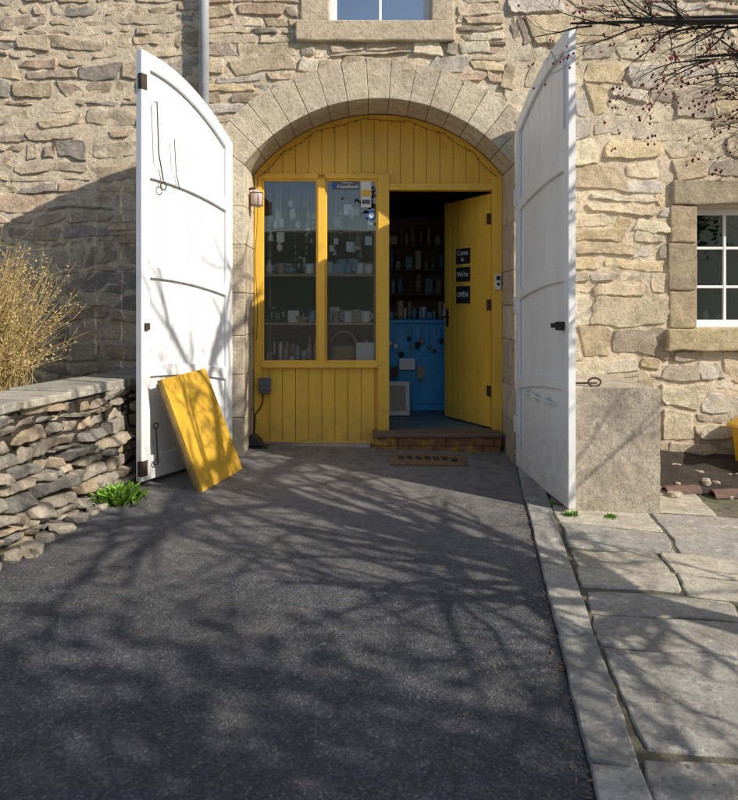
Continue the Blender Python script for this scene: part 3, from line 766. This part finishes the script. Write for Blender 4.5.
mf=lambda a,b,h:Vector((a,b,ngz(a,b)+h))
bm=bmesh.new(); addprism(bm,[(.17,6.10),(.82,6.13),(.81,6.46),(.18,6.44)],.005,.022,mf); mkobj('mat',bm,M_coir,dm,bevel=.004)
bm=bmesh.new(); r=R(5)
for k in range(7):
    a=.25+k*.075; b=6.20+r.uniform(0,.05)
    addprism(bm,[(a,b),(a+.05,b+.01),(a+.04,b+.13),(a+.02,b+.10),(a-.005,b+.12)],.0215,.0245,mf)
mkobj('pattern',bm,M_coird,dm)
bm=bmesh.new(); r=R(55)
for i in range(800):
    if r.random()<.5: x=r.uniform(-1.0,1.2); y=6.6-abs(r.gauss(0,.25))
    elif r.random()<.6: y=r.uniform(2,6.1); x=KX(y)-abs(r.gauss(0,.05))
    else: x=r.uniform(-2,2.4); y=r.uniform(2,6)
    s=r.uniform(.004,.012); t=r.uniform(0,6.28); z=ngz(x,y)+(.008 if x<KX(y) else .026)
    c=Vector((x,y,z)); a=Vector((math.cos(t),math.sin(t),r.uniform(0,.4)))*s; b=Vector((-math.sin(t),math.cos(t),r.uniform(0,.4)))*s*.55
    bm.faces.new([bm.verts.new(c+q) for q in (-a,b,a,-b)])
mkobj('fallen_leaves',bm,M_deadleaf,recalc=False)
# ------------------------------------------------------------------ dry stone wall
dw=empty('dry_stone_wall')
A0=Vector((-2.42,1.9,0)); A1=Vector((-1.60,6.20,0)); wd_=(A1-A0).normalized(); wn=Vector((wd_.y,-wd_.x,0)); WL=(A1-A0).length
def dwf(a,b,h):
    p=A0+wd_*a+wn*(h-(b-.1)*.10); return Vector((p.x,p.y,b))
r=R(9); cells=courses(r,0,WL,-.02,.895,(.04,.12),(.10,.36),.25)
stones('face_stones',cells,dwf,M_dry,PALG,41,gap=(.004,.014),proud=(.005,.06),warp=.06,edge=.012,rnd=.10,rough=.012,parent=dw,eps=.010,back=.05,tilt=.7,cj=.5)
bm=bmesh.new()
cf=lambda a,b,h:A0+wd_*a-wn*(b)+Vector((0,0,h))
addprism(bm,[(0,.06),(WL,.06),(WL,.42),(0,.42)],-.1,.88,cf); addprism(bm,[(0,.422),(WL,.422),(WL,.44),(0,.44)],-.1,.88,cf)
mkobj('core',bm,M_soil,dw)
bm=bmesh.new(); lay=bm.loops.layers.float_color.new('Col'); a=0
while a<WL-.05:
    l=r.uniform(.35,.75); j=r.uniform(-.02,.02); th=r.uniform(.05,.07); e0=.02+r.uniform(-.02,.015)
    nP=6; P=[(a+.006+(min(a+l,WL)-a-.012)*q/nP,e0+r.uniform(-.012,.012)) for q in range(nP+1)]+[(min(a+l,WL)-.006,.47),(a+.006,.47)]
    addcolbox(bm,lay,P,.895+j*.2,.895+th+j*.2,r.choice([(.46,.42,.35),(.40,.37,.31),(.50,.45,.36)]),cf); a+=l
mkobj('coping_stones',bm,M_coping,dw,bevel=.010)
bm=bmesh.new(); r=R(10)
for i in range(8):
    y=3.8+i*.15+r.uniform(-.05,.05); s=r.uniform(.03,.07); x=A0.x+(y-A0.y)*(wd_.x/wd_.y)+.07+s*.5+r.uniform(0,.04)
    chunk(bm,(x,y,ngz(x,y)+s*.3),(s*1.4,s,s*.8),r)
mkobj('loose_stones',bm,M_block)
bm=bmesh.new(); addprism(bm,[(-6.5,1.5),(-2.75,1.5),(-1.95,6.29),(-6.5,6.29)],-.1,.52,lambda a,b,h:Vector((a,b,h))); mkobj('garden_bed',bm,M_ground)
# ------------------------------------------------------------------ vegetation
def shrub(name,c,rx,ry,h,n,r,mat,stem=.003,leaves=0,ls=.02):
    bm=bmesh.new()
    for i in range(n):
        b=Vector(c)+Vector((r.gauss(0,rx*.25),r.gauss(0,ry*.25),0)); t=Vector(c)+Vector((r.gauss(0,rx*.5),r.gauss(0,ry*.55),h*r.uniform(.4,1)))
        mpt=(b+t)/2+Vector((r.gauss(0,.07),r.gauss(0,.07),h*.12)); pts=[b,mpt,t+Vector((r.gauss(0,.05),0,-.04))]
        addtube(bm,pts,[stem*1.6,stem,stem*.4],3)
        for k in range(3):
            p=mpt.lerp(t,r.random()); addtube(bm,[p,p+Vector((r.gauss(0,.07),r.gauss(0,.07),r.gauss(.03,.06)))],stem*.45,3)
        for k in range(leaves):
            s=r.uniform(.35,1); p=b.lerp(mpt,s*2) if s<.5 else mpt.lerp(t,s*2-1)
            d=Vector((r.gauss(0,1),r.gauss(0,1),r.gauss(.3,.8))).normalized()*ls*r.uniform(.6,1.6); w=d.orthogonal().normalized()*ls*.35
            q=p+Vector((r.gauss(0,.025),r.gauss(0,.025),0))
            bm.faces.new([bm.verts.new(q),bm.verts.new(q+d*.5+w),bm.verts.new(q+d),bm.verts.new(q+d*.5-w)])
    return mkobj(name,bm,mat,recalc=False)
shrub('dry_shrub',(-2.80,5.25,.5),.58,.5,1.5,800,R(61),M_dryst,.0028,16,.018)
r=R(62)
def weed(name,x,y,s,n,mat=M_weed):
    bm=bmesh.new(); z=ngz(x,y)
    for i in range(n):
        t=r.uniform(0,6.28); l=s*r.uniform(.4,1); b=Vector((x+r.gauss(0,s*.3),y+r.gauss(0,s*.3),z)); d=Vector((math.cos(t)*.6,math.sin(t)*.6,r.uniform(.3,1.2))).normalized()*l
        w=Vector((-math.sin(t),math.cos(t),0))*l*.16
        bm.faces.new([bm.verts.new(b),bm.verts.new(b+d*.5+w),bm.verts.new(b+d-Vector((0,0,l*.2))),bm.verts.new(b+d*.5-w)])
    mkobj(name,bm,mat,recalc=False)
weed('weed_tuft',-1.68,4.98,.18,380); weed('weed_tuft',-1.93,4.12,.06,60); weed('weed_tuft',1.36,4.96,.06,60); weed('weed_tuft',1.62,4.95,.05,70); weed('weed_tuft',1.28,5.2,.05,40); weed('weed_tuft',2.1,5.45,.06,50)
def growtree(bm,r,p,d,L,rad,depth,maxd,tips,kids=(2,4),spread=.7,grav=.0,n=6,taper=.55,kr_=.72):
    segs=4; pts=[Vector(p)]; rads=[rad]; dd=Vector(d).normalized()
    for i in range(segs):
        dd=(dd+Vector((r.gauss(0,.16),r.gauss(0,.16),r.gauss(0,.13)+grav))).normalized()
        pts.append(pts[-1]+dd*L/segs); rads.append(rad*(1-taper*(i+1)/segs))
    addtube(bm,pts,rads,max(3,n-depth))
    if depth>=maxd: tips.append((pts[-1],dd)); tips.append((pts[2],dd)); return
    for k in range(r.randint(*kids)+1):
        i=r.randint(1,segs) if k else segs
        nd=(dd+Vector((r.gauss(0,spread),r.gauss(0,spread),r.gauss(0.05,spread*.8)))).normalized()
        growtree(bm,r,pts[i],nd,L*r.uniform(.55,.8),rads[i]*kr_,depth+1,maxd,tips,kids,spread,grav,n,taper,kr_)
ht=empty('hawthorn_tree'); bm=bmesh.new(); tips=[]; r=R(101)
base=Vector((3.7,2.2,ngz(3.7,2.2)-.05)); fork=base+Vector((-.1,.1,1.9))
addtube(bm,[base,base+Vector((.03,0,.5)),base+Vector((-.06,.05,1.1)),fork],[.15,.12,.11,.1],10)
vis=[]
for tgt in ((1.55,4.15,2.95),(1.9,4.1,2.62),(1.15,4.0,3.12),(.8,4.15,3.15),(2.2,4.3,2.75),(1.4,4.3,3.2),(1.7,3.9,2.75)):
    d=Vector(tgt)-fork; mid=fork+d*.5+Vector((.1,0,.3))
    addtube(bm,[fork,mid,fork+d*.75+Vector((0,0,.12)),fork+d*.9],[.05,.020,.011,.006],7)
    for k in range(8):
        q=(fork+d*.88).lerp(mid,r.uniform(0,.4)); dd=(d.normalized()+Vector((r.gauss(-.15,.45),r.gauss(0,.45),r.gauss(-.1,.35)))).normalized()
        growtree(bm,r,q,dd,.34,.0055,1,3,vis,(2,3),.6,-.01,5)
for k in range(9):
    t=2*math.pi*k/9; dd=Vector((math.cos(t)*.9,math.sin(t)*.9,r.uniform(.4,1.5)))
    if dd.x<-.2 and dd.y>.2: dd.z+=.9
    growtree(bm,r,fork,dd,1.25,.055,0,3,tips,(3,4),.6,.03,6)
top2=fork+Vector((.05,.3,2.3)); addtube(bm,[fork,fork+Vector((-.05,.15,.9)),top2],[.09,.08,.07],8)
for k in range(8):
    t=2*math.pi*k/8; growtree(bm,r,top2.lerp(fork,.3*(k%3)/2),Vector((math.cos(t)*.9,math.sin(t)*.9,.45)),1.15,.05,0,2,tips,(3,5),.6,.02,6,.4,.8)
mkobj('trunk_and_branches',bm,M_bark,ht)
bm=bmesh.new()
for p,d in vis:
    if r.random()<.22:
        for k in range(r.randint(1,3)):
            c=p+Vector((r.gauss(0,.02),r.gauss(0,.02),-.012-r.random()*.02)); q=r.uniform(.005,.0085)
            addlathe(bm,[(q*.3,-q),(q*.9,-q*.4),(q*.9,q*.4),(q*.3,q)],c,7)
            addtube(bm,[p,c],.001,3)
mkobj('berries',bm,M_berry,ht)
def leafy(name,base,cen,rad,nl,seed,ls=.13,nc=60):
    e=empty(name); r=R(seed); bm=bmesh.new()
    base=Vector(base); cen=Vector(cen); addtube(bm,[base,base.lerp(cen,.5)+Vector((.1,0,0)),cen],[.24,.17,.09],9)
    cl=[]
    for i in range(nc):
        while True:
            v=Vector((r.uniform(-1,1),r.uniform(-1,1),r.uniform(-1,1)))
            if v.length<1: break
        p=cen+Vector((v.x*rad[0],v.y*rad[1],v.z*rad[2])); cl.append(p); addtube(bm,[base.lerp(cen,.7),(base.lerp(cen,.7)+p)/2+Vector((0,0,.1)),p],[.05,.03,.01],5)
    mkobj('trunk_and_limbs',bm,M_bark,e)
    bm=bmesh.new()
    for i in range(nl):
        p=r.choice(cl)+Vector((r.gauss(0,.3),r.gauss(0,.3),r.gauss(0,.25))); d=Vector((r.gauss(0,1),r.gauss(0,1),r.gauss(0,1))).normalized()*ls*r.uniform(.5,1.3); w=d.orthogonal().normalized()*ls*.4
        bm.faces.new([bm.verts.new(p),bm.verts.new(p+d*.5+w),bm.verts.new(p+d),bm.verts.new(p+d*.5-w)])
    mkobj('foliage',bm,M_leaf,e,recalc=False)
leafy('evergreen_tree',(6.0,-2.6,-.3),(6.0,-2.7,4.5),(2.2,1.5,1.7),15000,201)
leafy('evergreen_tree',(2.6,-4.6,-.3),(2.6,-4.4,4.4),(2.2,1.6,1.9),13000,202)
# ------------------------------------------------------------------ light, world, camera
travel=Vector((-1.6,1,-1.25)).normalized()
sl=bpy.data.lights.new('sun','SUN'); sl.energy=5.0; sl.angle=math.radians(.5); sl.color=(1,.94,.83)
so=bpy.data.objects.new('sun',sl); COL.objects.link(so); so.rotation_mode='QUATERNION'; so.rotation_quaternion=travel.to_track_quat('-Z','Y'); so.location=(8,-6,8)
w=bpy.data.worlds.new('World'); scene.world=w; w.use_nodes=True; nt=w.node_tree
sk=nt.nodes.new('ShaderNodeTexSky'); sk.sky_type='NISHITA'; sk.sun_disc=False
td=-travel; sk.sun_elevation=math.asin(td.z); sk.sun_rotation=math.atan2(td.x,td.y)
bg=nt.nodes['Background']; nt.links.new(sk.outputs[0],bg.inputs[0]); bg.inputs[1].default_value=.15
cam=bpy.data.cameras.new('camera'); cam.sensor_fit='HORIZONTAL'; cam.sensor_width=36; cam.lens=36*740/738; cam.shift_y=-95/738; cam.clip_end=1000; cam.clip_start=.05
co=bpy.data.objects.new('camera',cam); COL.objects.link(co); co.location=(0,0,1.5); co.rotation_euler=(math.radians(90),0,0)
scene.camera=co
scene.view_settings.view_transform='Standard'; scene.view_settings.look='None'; scene.view_settings.exposure=0
